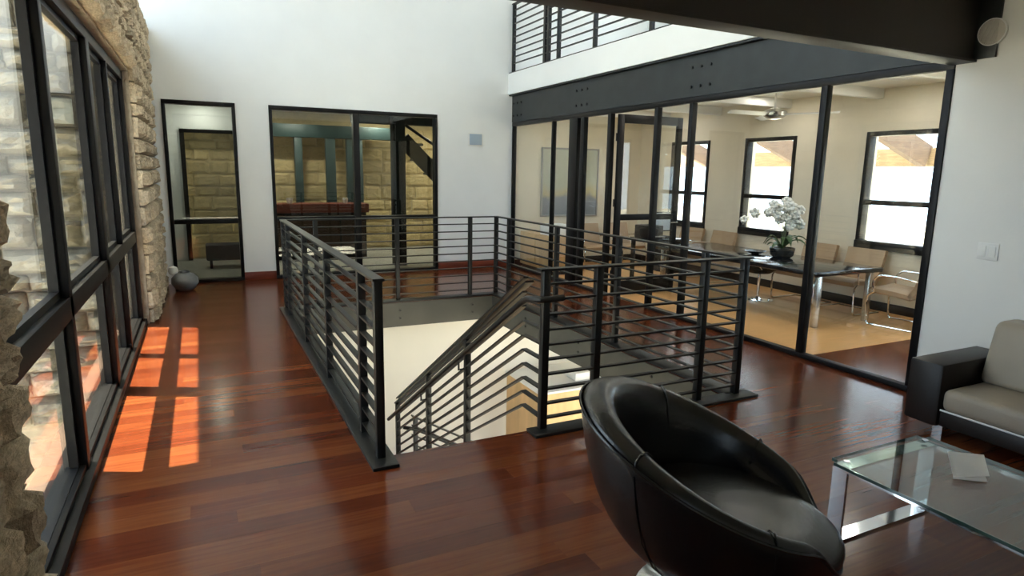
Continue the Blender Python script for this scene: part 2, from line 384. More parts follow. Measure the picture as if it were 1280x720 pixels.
# outside: unseen canopy added to cut sun, deeper at the near pane, wing wall
g = MB(); g.box(-1.24, -.88, 4.26, 8.2, 3.0, 3.14); g.box(-2.2, -.88, -3.2, 4.26, 3.0, 3.14)
g.build('canopy', WHITE, None, label='plain unseen canopy added outside to cut the sun above the tall window', kind='structure')
xw = box('wall_outside', MORTAR, None, -4.5, -.88, 8.2, 8.5, -3.2, 3.4, label='pale rough quarry stone wall outside the tall window', kind='structure')
lay_stones(xw, P3, (0, 8.2, 0), -math.pi/2, -3.4, -.9, -1.2, 3.3, (.16, .34), (.22, .55), .24)

# ---- tall window in the stone wall
def frame_box(parent, name, *a): return box(name, BRONZE, parent, *a, bev=.004)
w3 = empty('window_3', (XW, 4.8, 0), label='tall black framed window set in the limestone wall', kind='structure')
fx0, fx1 = -.705, XW
ZM = .93
frame_box(w3, 'sill', -.78, fx1+.03, 2.1, WEND, 0, .055)
frame_box(w3, 'sill_track', -.72, fx1-.01, 2.1, WEND, .055, .085)
frame_box(w3, 'head', fx0, fx1, 2.1, WEND, 2.45, 2.53)
frame_box(w3, 'transom', fx0, fx1, 2.1, WEND, .865, .975)
frame_box(w3, 'jamb', fx0, fx1, WEND-.075, WEND, 0, 2.53)
for y, t in ((3.78, .075), (5.25, .14), (6.24, .06)): frame_box(w3, 'mullion', fx0, fx1, y-t/2, y+t/2, .055, 2.46)
for a, b in ((2.1, 3.74), (3.82, 5.18), (5.32, 6.21), (6.27, 7.405)):
    for z0, z1 in ((.055, .865), (.975, 2.45)):
        p = box('pane', GLASS, w3, -.678, -.672, a, b, z0, z1)
        s = MB(); k = .035
        for q in ((a, a+k, z0, z1), (b-k, b, z0, z1), (a, b, z0, z0+k), (a, b, z1-k, z1)): s.box(-.69, -.655, q[0], q[1], q[2], q[3])
        s.build('sash', BRONZE, p)

# ---- windows of the back wall
def back_window(nm, label, x0, x1, muls, zm):
    w = empty(nm, ((x0+x1)/2, YW, 0), label=label, kind='structure')
    y0, y1 = YW-.03, YW+.10; t = .045
    frame_box(w, 'head', x0, x1, y0, y1, ZW-t, ZW+.01); frame_box(w, 'sill', x0, x1, y0, y1, 0, .05)
    for x in (x0, x1-t): frame_box(w, 'jamb', x, x+t, y0, y1, .05, ZW-t)
    for m in muls: frame_box(w, 'mullion', m-.045, m+.045, y0, y1, .05, ZW-t)
    xs = [x0+t]+[v for m in muls for v in (m-.045, m+.045)]+[x1-t]
    for a, b in zip(xs[0::2], xs[1::2]):
        frame_box(w, 'transom', a, b, y0, y1, zm-.03, zm+.03)
        for z0, z1 in ((.05, zm-.03), (zm+.03, ZW-t)): box('pane', DGLASS, w, a, b, YW+.03, YW+.036, z0, z1)
    return w
back_window('window_1', 'narrow black framed window beside the limestone wall', W1[0], W1[1], [], .87)
back_window('window_2', 'wide two-pane black framed window beyond the stairwell', W2[0], W2[1], [2.19], .89)

# ---- rooms behind the back wall
g = MB(); g.box(-1.2, .70, YW+.16, 13.2, -.2, -.01); g.box(.70, 5.4, YW+.16, 13.6, -.2, -.01)
g.build('floor_behind', mat('grey stone floor', (.42, .40, .36), .6, vary=.1), None, label='pale grey floor behind the back windows', kind='structure')
box('ceiling_behind', CREAM, None, -1.2, 5.4, YW+.16, 13.6, 2.72, 2.85, label='ceiling of the rooms behind the back windows', kind='structure')
box('wall_between', WHITE, None, .70, .80, YW+.16, 13.6, -.2, 2.72, label='white wall between the two back rooms', kind='structure')
box('wall_passage', WHITE, None, -.62, -.50, YW+.16, 12.6, -.2, 2.72, label='white side wall of the back passage', kind='structure')
sw = MB(); sw.box(-.62, .70, 12.72, 12.9, -.2, 2.72); sw = sw.build('wall_passage_end', YMORT, None, label='golden limestone wall at the end of the back passage', kind='structure')
lay_stones(sw, P2, (0, 12.72, 0), -math.pi/2, -.48, .70, 0, 2.7, (.16, .28), (.22, .5), .035)
g = MB(); g.box(-.50, .70, 12.5, 12.6, 2.26, 2.72); g.box(-.50, -.26, 12.5, 12.6, 0, 2.26)
g.build('trim_1', WHITE, None, label='white surround of the passage opening', kind='structure')
g = MB(); g.box(-.26, .70, 12.46, 12.54, 2.21, 2.27); g.box(-.26, -.19, 12.46, 12.54, 0, 2.21)
g.build('trim_2', BRONZE, None, label='black trim of the passage opening', kind='structure')
be = empty('bench', (.30, 11.6, 0), label='low charcoal bench behind the narrow back window', cat='bench')
box('bench_seat', mat('charcoal cloth', (.05, .05, .055), .8, vary=.1), be, .02, .68, 11.35, 11.75, .12, .38, .03)
for x in (.07, .61):
    for y in (11.42, 11.68): box('leg', BROWNBLK, be, x, x+.04, y-.02, y+.02, -.01, .13)
sw2 = MB(); sw2.box(.80, 5.4, 13.42, 13.6, -.2, 2.72); sw2 = sw2.build('wall_behind', YMORT, None, label='golden limestone wall of the room behind the wide back window', kind='structure')
lay_stones(sw2, P2, (0, 13.42, 0), -math.pi/2, .82, 5.3, 0, 2.5, (.18, .30), (.28, .62), .04)
box('wall_behind_side', YMORT, None, 5.3, 5.4, YW+.16, 13.42, -.2, 2.72, label='golden side wall of the room behind the wide back window', kind='structure')
for x0, x1, l in ((1.66, 1.80, 'slimmest'), (2.24, 2.42, 'middle'), (2.64, 2.95, 'widest')):
    box('post', TEAL, None, x0, x1, 12.86, 13.0, -.01, 2.22, .006, label=l+' dark teal post in front of the golden stone wall', cat='post', group='teal posts behind the wide back window')
box('lintel', TEAL, None, .80, 3.62, 12.84, 13.02, 2.22, 2.46, .006, label='dark teal lintel lying across the posts', cat='beam')
ct = empty('counter', (2.0, 12.3, 0), label='red wooden counter in front of the teal posts', cat='counter')
box('worktop', BASEW, ct, .85, 2.85, 12.0, 12.6, .84, 1.0, .006)
box('body', BROWNBLK, ct, .90, 2.80, 12.05, 12.6, -.01, .84, .004)
for k in range(4):
    d = box('door', mat('dark walnut', (.06, .028, .016), .5, vary=.2), ct, .92+.47*k, 1.36+.47*k, 12.03, 12.05, .06, .80, .004)
    MB().tube([(1.02+.47*k, 12.015, .72), (1.26+.47*k, 12.015, .72)], .012, 8).build('handle', CHR2, d, smooth=True)
for x, z, w, c, l in ((1.45, 1.0, .12, WPLAST, 'slimmest'), (2.45, 1.0, .10, WPLAST, 'middle')):
    MB().lathe([(w*.3, 0), (w*.42, .02), (w*.5, .10), (w*.46, .1), (w*.35, .03)], (x, 12.2, z), 14).build('cup', c, None, True, label='small white cup on the red counter near the '+l+' teal post', cat='cup', group='cups on the red counter')
box('column', BRONZE, None, 2.98, 3.19, 10.72, 10.92, -.01, 2.72, .006, label='black steel column behind the wide back window', cat='column')
st = empty('steel_stair', (3.6, 11.0, 0), label='black steel stair stringer behind the wide back window', cat='stair')
MB().sweep([(3.21, 10.95, 2.16), (4.35, 10.95, 1.05), (5.2, 10.95, .25)], [(-.025, -.13), (.025, -.13), (.025, .13), (-.025, .13)], (0, 0, 1)).build('stringer', BRONZE, st)
MB().tube([(3.24, 10.90, 2.40), (4.35, 10.90, 1.72), (5.2, 10.90, 1.15)], .025).build('handrail', BRONZE, st)
for k in range(7): box('tread', BROWNBLK, st, 3.3+.26*k, 3.58+.26*k, 10.95, 11.7, 2.06-.253*k, 2.10-.253*k)
box('steel_girder', BRONZE, None, 2.4, 5.28, 11.2, 11.35, 2.42, 2.70, .004, label='black girder above the steel stair', cat='beam')

def added_light(x, y, z, power, label, group, size=.16, col=(1, .93, .82)):  # fill light added in a round ceiling fitting, no known lamp there
    t = empty('added_ceiling_light', (x, y, z), label=label, cat='ceiling light', group=group)
    MB().lathe([(.10, -.012), (.115, -.006), (.115, 0), (.09, 0), (.088, -.01)], (x, y, z)).build('ring', WPLAST, t, True)
    MB().disc((x, y, z-.004), (0, 0, -1), .085, .003).build('diffuser', FILL_GLOW, t)
    l = bpy.data.lights.new('added_light', 'AREA'); l.shape = 'DISK'; l.size = size; l.energy = power; l.color = col
    o = bpy.data.objects.new('added_light', l); COL.objects.link(o); o.location = (x, y, z-.02); setp(o, None)
for x, y in ((1.6, 12.2), (3.3, 12.6), (4.4, 12.2)): added_light(x, y, 2.72, 36, 'round fill lamp added in the back room ceiling', 'added fill lamps behind the wide back window')  # added to light the golden stone behind the wide window
for x, y in ((5.6, 4.6), (6.9, 4.6), (5.6, 6.3), (6.9, 6.3), (5.7, 8.6), (6.9, 8.6)): added_light(x, y, 2.70, 7, 'round fill lamp added in the meeting room ceiling', 'added fill lamps of the meeting room', .2, (1, .95, .88))  # added above the partition line to brighten the meeting room
added_light(.1, 12.1, 2.72, 10, 'round fill lamp added in the passage ceiling', None)  # added fill for the passage behind the narrow window

# ---- stair well: steel edge, lower storey
g = MB()
EDGE = mat('olive black steel plate', (.052, .050, .040), .55, 0, vary=.2, vscale=3)
EB = empty('stair_edge_beam', (2.1, 5.5, -.3), label='dark steel channel lining the stair opening', kind='structure')
box('beam_back', EDGE, EB, OX0, OX1, OY1-.014, OY1+.06, -.31, -.005)
box('beam_left', EDGE, EB, OX0-.06, OX0+.014, OY0, OY1+.06, -.31, -.005)
box('beam_right', EDGE, EB, OX1-.014, OX1+.06, OY0, OY1+.06, -.34, -.005)
box('beam_front', EDGE, EB, XM, OX1, OY0-.06, OY0+.014, -.31, -.005)
for x in (1.0, 2.16, 3.14):
    for z in (-.1, -.2): MB().disc((x, OY1-.014, z), (0, -1, 0), .014, .012, 6).build('bolt', STEEL, EB)
for y in (4.2, 5.4, 6.6):
    for z in (-.1, -.2): MB().disc((OX1-.014, y, z), (-1, 0, 0), .014, .012, 6).build('bolt', STEEL, EB)
LZ = -3.0
box('floor_lower', mat('cream stone floor', (.72, .68, .58), .5, vary=.06), None, -.9, 9, -3, 11, LZ-.15, LZ, label='cream floor of the lower storey', kind='structure')
box('wall_lower_back', CREAM, None, -.9, 9, 7.75, 7.9, LZ, -.31, label='white wall of the lower storey below the back railing', kind='structure')
box('wall_lower_left', CREAM, None, .62, .76, 3.0, 7.75, LZ, -.31, label='white wall beside the descending stair', kind='structure')
box('ceiling_lower', CREAM, None, XG, 9, -3, 11, -.40, -.31, label='ceiling of the lower storey under the meeting room', kind='structure')
for x, y in ((4.3, 4.9), (2.2, 2.9), (5.6, 4.6), (1.4, 2.2)):  # lamps added to brighten the stairwell from below
    added_light(x, y, -.31 if not (OX0 < x < OX1 and OY0 < y < OY1) else -.31, 32, 'round fill lamp added in the lower storey ceiling', 'added fill lamps of the lower storey', .3, (1, .95, .87)) if not (OX0 < x < OX1 and OY0 < y < OY1) else None
rc = empty('reception_counter', (4.3, 6.9, LZ), label='blond oak counter on the lower storey below the front railing', cat='counter')
box('front_panel', OAK, rc, 3.72, 5.4, 6.70, 6.75, LZ, -1.15)
box('side_panel', OAK, rc, 3.72, 3.77, 6.75, 7.7, LZ, -1.15)
box('top', WPLAST, rc, 3.70, 5.42, 6.68, 7.72, -1.15, -1.12, .005)
dv = empty('desk_projector', (4.55, 7.0, -1.12), label='white projector with a grey lens on the oak counter', cat='projector')
box('case', WPLAST, dv, 4.35, 4.75, 6.9, 7.2, -1.12, -1.0, .03)
MB().disc((4.66, 6.9, -1.06), (0, -1, 0), .05, .04).build('lens', GREYP, dv, True)

# ------------------------------------------------------------ guard rail round the stairs
NB = 10; DZ = .0965
gr = empty('guardrail', (XL, YF, 0), label='dark steel guardrail with flat horizontal bars around the stair opening', cat='railing')
def post(par, x, y, z0=0.02, z1=HR-.008, w=.048, m=STEEL): return box('post', m, par, x-w/2, x+w/2, y-w/2, y+w/2, z0, z1, .003)
def run(par, a, b, z0=0, n=NB, dz=DZ, w=.036, t=.012, m=STEEL, top=HR, ext=(0, 0), handrail=True):
    a, b = Vector((*a, 0)), Vector((*b, 0)); d = (b-a).normalized()
    if handrail: MB().flat([a-d*ext[0]+Vector((0, 0, z0+top-.006)), b+d*ext[1]+Vector((0, 0, z0+top-.006))], .066, .014).build('handrail', m, par)
    for k in range(1, n+1):
        z = z0+top-dz*k
        MB().flat([a+Vector((0, 0, z)), b+Vector((0, 0, z))], w, t).build('bar', m, par)
run(gr, (XL, YF), (XL, YB), ext=(.035, .033)); run(gr, (XL, YB), (XR, YB), ext=(-.034, .033))
run(gr, (XR, YB), (XR, YF), ext=(-.034, -.034)); run(gr, (XR, YF), (XM, YF), ext=(.05, .05))
for y in (YF, 3.745, 4.90, 6.05, 7.29, YB): post(gr, XL, y)
for x in (1.185, 2.164, 3.144, XR): post(gr, x, YB)
for y in (7.286, 6.068, 4.90, 3.75, YF): post(gr, XR, y)
for x in (XM, 2.257, 3.149): post(gr, x, YF)
for a in ((.752, OX0+.0, 3.215, YB+.07), (OX0, XR+.07, OY1-.0, YB+.07), (OX1, 3.60, YF+.0, OY1), (1.775, 3.66, 3.245, OY0+.0)):
    box('base_plate', STEEL, gr, *a, 0.0, .02, .003)

# ---- flight of stairs going down along +Y
NST, RI, GO = 11, .177, .296
sc_ = empty('staircase', (1.37, OY0, -1.95), label='straight stair flight descending from the landing edge between the railings', cat='stairs')
for k in range(NST-1):
    box('tread', BASEW, sc_, OX0+.03, XM-.03, OY0+.02+GO*k, OY0+.05+GO*(k+1), -RI*(k+1)-.045, -RI*(k+1), .004)
for x in (OX0+.035, XM-.03):
    MB().sweep([(x+.01, OY0+.05, -.22), (x+.01, OY0+GO*10+.1, -.22-RI*10)], [(-.012, -.14), (.012, -.14), (.012, .14), (-.012, .14)], (0, 0, 1)).build('stringer', STEEL, sc_)
YL = OY0+GO*10
box('stair_landing', BASEW, None, .77, XM+.02, YL+.03, 7.74, -RI*11-.12, -RI*11, label='red wooden half landing below the back railing', kind='structure')
ls = empty('lower_staircase', (XM, 7.1, LZ), label='lower stair flight leaving the half landing towards the oak counter', cat='stairs')
for k in range(5): box('tread', BASEW, ls, XM+.02+GO*k, XM+.05+GO*(k+1), YL+.08, 7.7, -RI*(12+k)-.045, -RI*(12+k), .004)
MB().sweep([(XM+.03, YL+.05, -2.12), (XM+GO*5.3, YL+.05, -3.0+.02)], [(-.012, -.14), (.012, -.14), (.012, .14), (-.012, .14)], (0, 0, 1)).build('stringer', STEEL, ls)

# stair railing in the plane of the guardrail's end post
sr = empty('stair_railing', (XM, YF, 0), label='sloping dark steel stair railing with bent flat bars and round handrail', cat='railing')
SL = .602; YK = 3.61
def zt(y, top): return top-SL*(y-YK)
YE = 6.73
MB().flat([(XM, 3.56, .934), (XM, YE+.03, .934-SL*(YE+.03-3.56))], .062, .014).build('top_rail', STEEL, sr)
for k in range(1, NB+1):
    z = HR-DZ*k
    if z > .62: continue_from = YK+.0
    pts = [(XM, YF+.024, z), (XM, YK, z), (XM, YE, zt(YE, z))]
    if k <= 3: pts = [(XM, 3.60+.01*k, z), (XM, YE, zt(YE, z))]
    MB().flat(pts, .036, .012).build('bar', STEEL, sr)
for y in (4.62, 5.62, YE):
    b = -RI*((y-OY0)/GO)-.15 if y < 6.5 else -1.95
    box('post', STEEL, sr, XM-.024, XM+.024, y-.024, y+.024, b, .92-SL*(y-3.58), .003)
HX = XM-.075
def arc(c, r, a0, a1, ax, ay, n=6):
    c = Vector(c); ax = Vector(ax); ay = Vector(ay)
    return [c+ax*r*math.cos(a0+(a1-a0)*k/n)+ay*r*math.sin(a0+(a1-a0)*k/n) for k in range(n+1)]
hp = [Vector((1.965, YF-.06, .872)), Vector((XM-.01, YF-.06, .868))]+[Vector((HX+.02, YF-.045, .866)), Vector((HX, YF-.01, .865)), Vector((HX, 3.44, .85)), Vector((HX, 3.54, .80)), Vector((HX, YE+.12, .745-SL*(YE+.12-3.6)))]
MB().tube(hp, .021, 12).build('handrail', STEEL, sr, True)
for y in (4.62, 5.62):
    zz = .745-SL*(y-3.6)
    MB().tube([(XM-.024, y, zz-.09), (HX, y, zz-.09), (HX, y, zz-.02)], .008, 8).build('bracket', STEEL, sr, True)
# lower railing, running down along +X from the landing
lr = empty('lower_stair_railing', (XM, YL, -1.95), label='dark steel railing of the lower flight behind the sloping bars', cat='railing')
x1 = XM+1.75
MB().flat([(XM+.06, YL+.04, -1.02), (x1, YL+.04, -1.02-SL*(x1-XM-.06))], .055, .014).build('top_rail', STEEL, lr)
for k in range(1, 8):
    z = -1.02-.11*k
    MB().flat([(XM+.06, YL+.04, z), (x1, YL+.04, z-SL*(x1-XM-.06))], .03, .012).build('bar', STEEL, lr)
for x in (XM+.10, XM+.95, x1-.02): box('post', STEEL, lr, x-.022, x+.022, YL+.018, YL+.062, -1.95-SL*(x-XM-.05)-.15, -1.02-SL*(x-XM-.06), .003)
MB().tube([(XM-.05, YL+.0, -1.12), (XM+.1, YL-.03, -1.16), (x1, YL-.03, -1.14-SL*(x1-XM-.06))], .02, 10).build('handrail', STEEL, lr, True)

# ------------------------------------------------------------ glass partition of the meeting room
ZG = 2.455
gp = empty('glass_partition', (XG, 6.4, 0), label='black framed floor to ceiling glass wall of the meeting room', kind='structure')
box('top_rail', BRONZE, gp, XG-.035, XG+.035, 2.835, YW, ZG-.06, ZG, .004)
for a, b in ((2.835, 6.10), (7.05, YW)): box('bottom_rail', BRONZE, gp, XG-.035, XG+.035, a, b, 0, .045, .004)
MUL = [(2.862, .055), (3.88, .062), (5.53, .055), (6.12, .06), (7.07, .07), (7.72, .09), (7.96, .22), (8.57, .035), (9.93, .04)]
for y, t in MUL: box('mullion', BRONZE, gp, XG-.035, XG+.035, y-t/2, y+t/2, .045 if y not in (6.12, 7.07) else 0, ZG-.06, .004)
ms = [m for m in MUL]
for (ya, ta), (yb, tb) in zip(ms, ms[1:]):
    if (ya, yb) in ((6.12, 7.07), (7.72, 7.96)): continue
    box('pane', GGLASS, gp, XG-.005, XG+.005, ya+ta/2, yb-tb/2, .045, ZG-.06)
d1 = empty('door_1', (XG, 7.0, 0), label='open glass door with a black frame swung into the meeting room', kind='structure')
DX0, DX1, DY = XG+.05, 5.96, 6.98
for a in ((DX0, DX0+.085, .01, 2.39), (DX1-.085, DX1, .01, 2.39)): box('stile', BRONZE, d1, a[0], a[1], DY-.022, DY+.022, a[2], a[3], .004)
for a in ((2.28, 2.39), (1.02, 1.10), (.01, .20)): box('door_rail', BRONZE, d1, DX0+.085, DX1-.085, DY-.022, DY+.022, a[0], a[1], .004)
for a in ((.20, 1.02), (1.10, 2.28)): box('pane', GGLASS, d1, DX0+.085, DX1-.085, DY-.004, DY+.004, a[0], a[1])
MB().tube([(DX1-.04, DY-.024, .98), (DX1-.04, DY-.07, .98), (DX1-.16, DY-.07, .98)], .011, 8).build('handle', CHR2, d1, True)
for z in (.3, 1.25, 2.1): MB().tube([(XG+.045, DY+.02, z-.05), (XG+.045, DY+.02, z+.05)], .012, 8).build('hinge', STEEL, d1, True)
# steel channel above it, bolts, gallery edge
cb = empty('steel_channel', (XG, 6.4, ZG), label='blue grey steel channel above the glass partition', cat='beam')
box('web', BLUESTEEL, cb, XG-.04, XG+.02, 2.88, YW-.005, ZG+.002, 2.885)
box('flange', BLUESTEEL, cb, XG-.10, XG+.05, 2.88, YW-.005, 2.885, 2.905)
for yb in (5.4, 7.75, 9.75):
    for dy in (-.14, 0, .14):
        for z in (2.56, 2.76):
            MB().disc((XG-.04, yb+dy, z), (-1, 0, 0), .016, .014, 6).build('bolt', STEEL, cb)
box('gallery_edge', WHITE, None, XG-.12, XG+.2, 2.87, YW, 2.906, 3.24, label='white plaster edge of the upper gallery', kind='structure')
box('gallery_floor', CREAM, None, XG+.2, XC, 2.87, YW, 2.95, 3.22, label='floor slab of the upper gallery', kind='structure')
br = empty('gallery_railing', (4.82, 6.4, 3.24), label='dark steel railing with flat bars on the upper gallery', cat='railing')
run(br, (4.82, 2.9), (4.82, YW-.02), z0=3.26, top=1.08, n=9, dz=.104)
for y in (YW-.05, 8.72, 8.42, 7.46, 6.27, 5.08, 3.9): post(br, 4.82, y, 3.24, 4.33, .05)
box('post', STEEL, br, 4.795, 4.845, 8.80, 8.86, 3.24, 4.33)
box('base_plate', STEEL, br, 4.76, 4.88, 2.88, YW, 3.24, 3.26, .003)
ww = box('window_7', GLASS, None, XC+.10, XC+.106, 8.0, 9.4, 3.85, 5.1, label='window behind the upper gallery railing', kind='structure')
g = MB()
for a in ((8.0, 8.06, 3.85, 5.1), (9.34, 9.4, 3.85, 5.1), (8.0, 9.4, 3.85, 3.91), (8.0, 9.4, 5.04, 5.1), (8.68, 8.72, 3.85, 5.1)): g.box(XC+.06, XC+.14, *a)
g.build('window_frame', BRONZE, ww)
cg = empty('gallery_cabinet', (7.2, 9.0, 3.22), label='pale wooden cabinet behind the gallery railing', cat='cabinet')
box('body', OAK, cg, 7.05, XC-.01, 7.2, 8.0, 3.22, 3.98, .005)
for y in (7.22, 7.62): box('door', OAK, cg, 7.03, 7.05, y, y+.37, 3.27, 3.93, .004)
# brown-black beam across the low ceiling
xb = empty('ceiling_beam', (2.2, 2.78, 2.42), label='brown black steel beam spanning above the seating corner', cat='beam')
box('web', BROWNBLK, xb, -.55, XG-.03, 2.715, 2.735, 2.437, 2.83)
box('bottom_flange', BROWNBLK, xb, -.55, XG-.022, 2.70, 2.865, 2.42, 2.437, .002)
box('top_flange', BROWNBLK, xb, -.55, XG-.022, 2.66, 2.865, 2.83, 2.845)
box('end_plate', BLUESTEEL, xb, XG-.045, XG-.022, 2.58, 2.72, 2.437, 2.83, .002)

# ------------------------------------------------------------ meeting room
for i, (a, b) in enumerate(CW):
    w = empty('window_%d' % (4+i), (XC, (a+b)/2, CZ0), label='black framed sash window of the meeting room', kind='structure', group='meeting room windows')
    x0, x1 = XC-.015, XC+.10; t = .055
    for q in ((a, a+t, CZ0, CZ1), (b-t, b, CZ0, CZ1)): box('jamb', BRONZE, w, x0, x1, *q, bev=.003)
    box('head', BRONZE, w, x0, x1, a+t, b-t, CZ1-t, CZ1, .003); box('sill', BRONZE, w, x0-.02, x1, a, b, CZ0-.05, CZ0+t, .003)
    zm = 1.33; box('meeting_rail', BRONZE, w, x0+.01, x1, a+t, b-t, zm-.03, zm+.03, .003)
    for z0, z1 in ((CZ0+t, zm-.03), (zm+.03, CZ1-t)): box('pane', GLASS, w, XC+.05, XC+.056, a+t, b-t, z0, z1)
for y, l in ((2.6, 'beside the near end wall'), (3.9, 'over the near table end'), (5.25, 'in front of the fan rod'), (6.6, 'behind the fan'), (7.95, 'above the side desk'), (9.2, 'next to the picture wall')):
    box('ceiling_rafter', FWHITE, None, XG+.06, XC-.005, y-.04, y+.04, 2.58, 2.70, .004, label='white ceiling rafter crossing the meeting room '+l, cat='rafter', group='meeting room rafters')
for y, l in ((3.9, 'brown sloping eave rafter outside before the meeting room windows begin'), (5.6, 'brown sloping eave rafter crossing the window behind the near table end'), (7.6, 'brown sloping eave rafter crossing the window behind the orchid'), (9.75, 'brown sloping eave rafter crossing the window behind the open door')):
    MB().sweep([(XC+.36, y, 2.36), (XC+1.44, y-.1, 1.93)], [(-.05, -.15), (.05, -.15), (.05, .15), (-.05, .15)], (0, 0, 1)).build('eave_rafter', RAFTER, None, label=l, cat='rafter', group='eave rafters outside')
box('eave_beam', EAVEW, None, XC+1.46, XC+1.6, 2.0, 11.5, 1.80, 2.05, .005, label='sandy timber eave beam outside the meeting room windows', cat='beam')
# table
T0, T1, TY0, TY1, TZ = 5.88, 6.98, 4.58, 7.3, .625
ta = empty('conference_table', (6.43, 5.9, 0), label='long black topped meeting table on chrome legs', cat='table')
box('table_top', BLACKTOP, ta, T0, T1, TY0, TY1, TZ-.055, TZ, .012)
for x in (T0+.10, T1-.16):
    for y in (TY0+.05, TY1-.08): box('leg', CHR2, ta, x-.03, x+.03, y-.03, y+.03, 0, TZ-.055, .006)
# cantilever chair, built at the origin facing +X
def make_chair():
    r = empty('cantilever_chair', (0, 0, 0))
    def pad(prof, t, name):
        b = MB(); n = len(prof)
        rings = []
        W2_ = .25
        pts = [Vector((x, 0, z)) for x, z in prof]
        b.sweep(pts, [(-W2_, -t*.35), (-W2_+.015, -t/2), (W2_-.015, -t/2), (W2_, -t*.35), (W2_, t*.35), (W2_-.015, t/2), (-W2_+.015, t/2), (-W2_, t*.35)], (0, 0, 1))
        return b.build(name, TAN, r, True)
    pad([(.24, .37), (.20, .395), (0, .385), (-.18, .36)], .065, 'seat')
    b = MB(); b.sweep([Vector((-.17, 0, .36)), Vector((-.225, 0, .46)), Vector((-.27, 0, .60)), Vector((-.31, 0, .76))], [(-.25, -.025), (.25, -.025), (.25, .025), (-.25, .025)], (1, 0, 0)); b.build('backrest', TAN, r, True)
    for s in (-1, 1):
        y = s*.275
        p = [(-.25, y, .545), (-.05, y, .575), (.10, y, .575)]+[tuple(v) for v in arc((.10, y, .475), .10, math.pi/2, 0, (1, 0, 0), (0, 0, 1), 5)]+[(.185, y, .38), (.215, y, .36), (.245, y, .33), (.25, y, .25)]+[(.24, y, .06)]+[tuple(v) for v in arc((.20, y, .05), .04, 0, -math.pi/2, (1, 0, 0), (0, 0, 1), 4)]+[(-.24, y, .01)]
        MB().flat([Vector(q) for q in p], .028, .012, (0, 1, 0) if False else (0, 0, 1)).build('side_frame', CHROME, r, True) if False else MB().tube(p, .011, 8, ref=(0, 1, 0)).build('side_frame', CHROME, r, True)
    MB().tube([(-.24, -.275, .011), (-.24, .275, .011)], .011, 8).build('cross_bar', CHROME, r, True)
    MB().tube([(-.245, -.275, .545), (-.275, 0, .545), (-.245, .275, .545)], .010, 8).build('back_bar', CHROME, r, True)
    return r
ch0 = make_chair()
CH = [((7.14, 5.12), 180, 'tan cantilever chair at the window side of the table end beside the near chair'),
      ((7.14, 5.78), 180, 'tan cantilever chair at the window side of the table behind the orchid leaves'),
      ((7.14, 7.55), 178, 'tan cantilever chair under the gap between the middle and far windows'),
      ((7.14, 8.25), 184, 'tan cantilever chair below the farthest meeting room window'),
      ((7.0, 4.34), 100, 'tan cantilever chair turned sideways beside the table end, whole chrome loop showing'),
      ((6.05, 9.2), -95, 'tan cantilever chair in front of the framed picture'),
      ((6.75, 9.2), -85, 'tan cantilever chair in the corner beside the framed picture')]
for i, (p, a, l) in enumerate(CH):
    o = ch0 if i == 0 else copy_tree(ch0)
    o.location = (p[0], p[1], 0); o.rotation_euler = (0, 0, math.radians(a)); tag(o, l, 'chair', 'tan chairs of the meeting room')
# orchid
oc = empty('potted_orchid', (6.55, 5.64, TZ), label='white orchid in a black bowl on the black meeting table', cat='plant')
PX, PY = 6.55, 5.64
MB().lathe([(.10, 0), (.135, .03), (.15, .10), (.15, .125), (.135, .125), (.13, .09), (.09, .08)], (PX, PY, TZ), 24).build('pot', POTBLK, oc, True)
MB().lathe([(.02, .085), (.132, .09), (.128, .105), (.06, .115)], (PX, PY, TZ), 16).build('soil', mat('moss', (.05, .06, .03), .9, vary=.4, vscale=30), oc, True)
random.seed(5)
def leaf(base, az, L, w, lift, name, m, par):
    b = MB(); vs = []; fs = []; n = 7; d = Vector((math.cos(az), math.sin(az), 0)); s = Vector((-d.y, d.x, 0))
    for k in range(n+1):
        t = k/n; c = Vector(base)+d*(L*t)+Vector((0, 0, lift*math.sin(t*2.4)*1.0-lift*.35*t*t)); ww_ = w*math.sin(math.pi*min(1, .12+t*.86))
        for q in (-1, 0, 1): vs.append(c+s*(q*ww_)+Vector((0, 0, .012*abs(q))))
    for k in range(n):
        for q in (0, 1): a = k*3+q; fs.append((a, a+1, a+4, a+3))
    b.raw(vs, fs); o = b.build(name, m, par, True); sm = o.modifiers.new('s', 'SOLIDIFY'); sm.thickness = .003
for k in range(10): leaf((PX, PY, TZ+.1), k*.63+random.uniform(-.2, .2), random.uniform(.2, .32), random.uniform(.028, .046), random.uniform(.06, .2), 'leaf', LEAF, oc)
def flower(c, n, sz, par):
    n = Vector(n).normalized(); a = n.orthogonal().normalized(); b_ = n.cross(a); b = MB(); c = Vector(c)
    for k in range(5):
        t = 2*math.pi*k/5; d = a*math.cos(t)+b_*math.sin(t); s = n.cross(d); L = sz*(1 if k % 2 else .9); w = sz*.52
        vs = [c, c+d*L*.35+s*w*.6+n*.006, c+d*L*.75+s*w*.75+n*.012, c+d*L+n*.004, c+d*L*.75-s*w*.75+n*.012, c+d*L*.35-s*w*.6+n*.006, c+d*L*.55+n*.02]
        b.raw(vs, [(0, 1, 6), (1, 2, 6), (2, 3, 6), (3, 4, 6), (4, 5, 6), (5, 0, 6)])
    o = b.build('blossom', PETAL, par, True); sm = o.modifiers.new('s', 'SOLIDIFY'); sm.thickness = .003
    return o
def bez(p0, p1, p2, p3, n=12):
    P = [Vector(p) for p in (p0, p1, p2, p3)]; return [P[0]*(1-t)**3+P[1]*3*t*(1-t)**2+P[2]*3*t*t*(1-t)+P[3]*t**3 for t in [k/n for k in range(n+1)]]
RX = Vector((.9, -.44, 0))
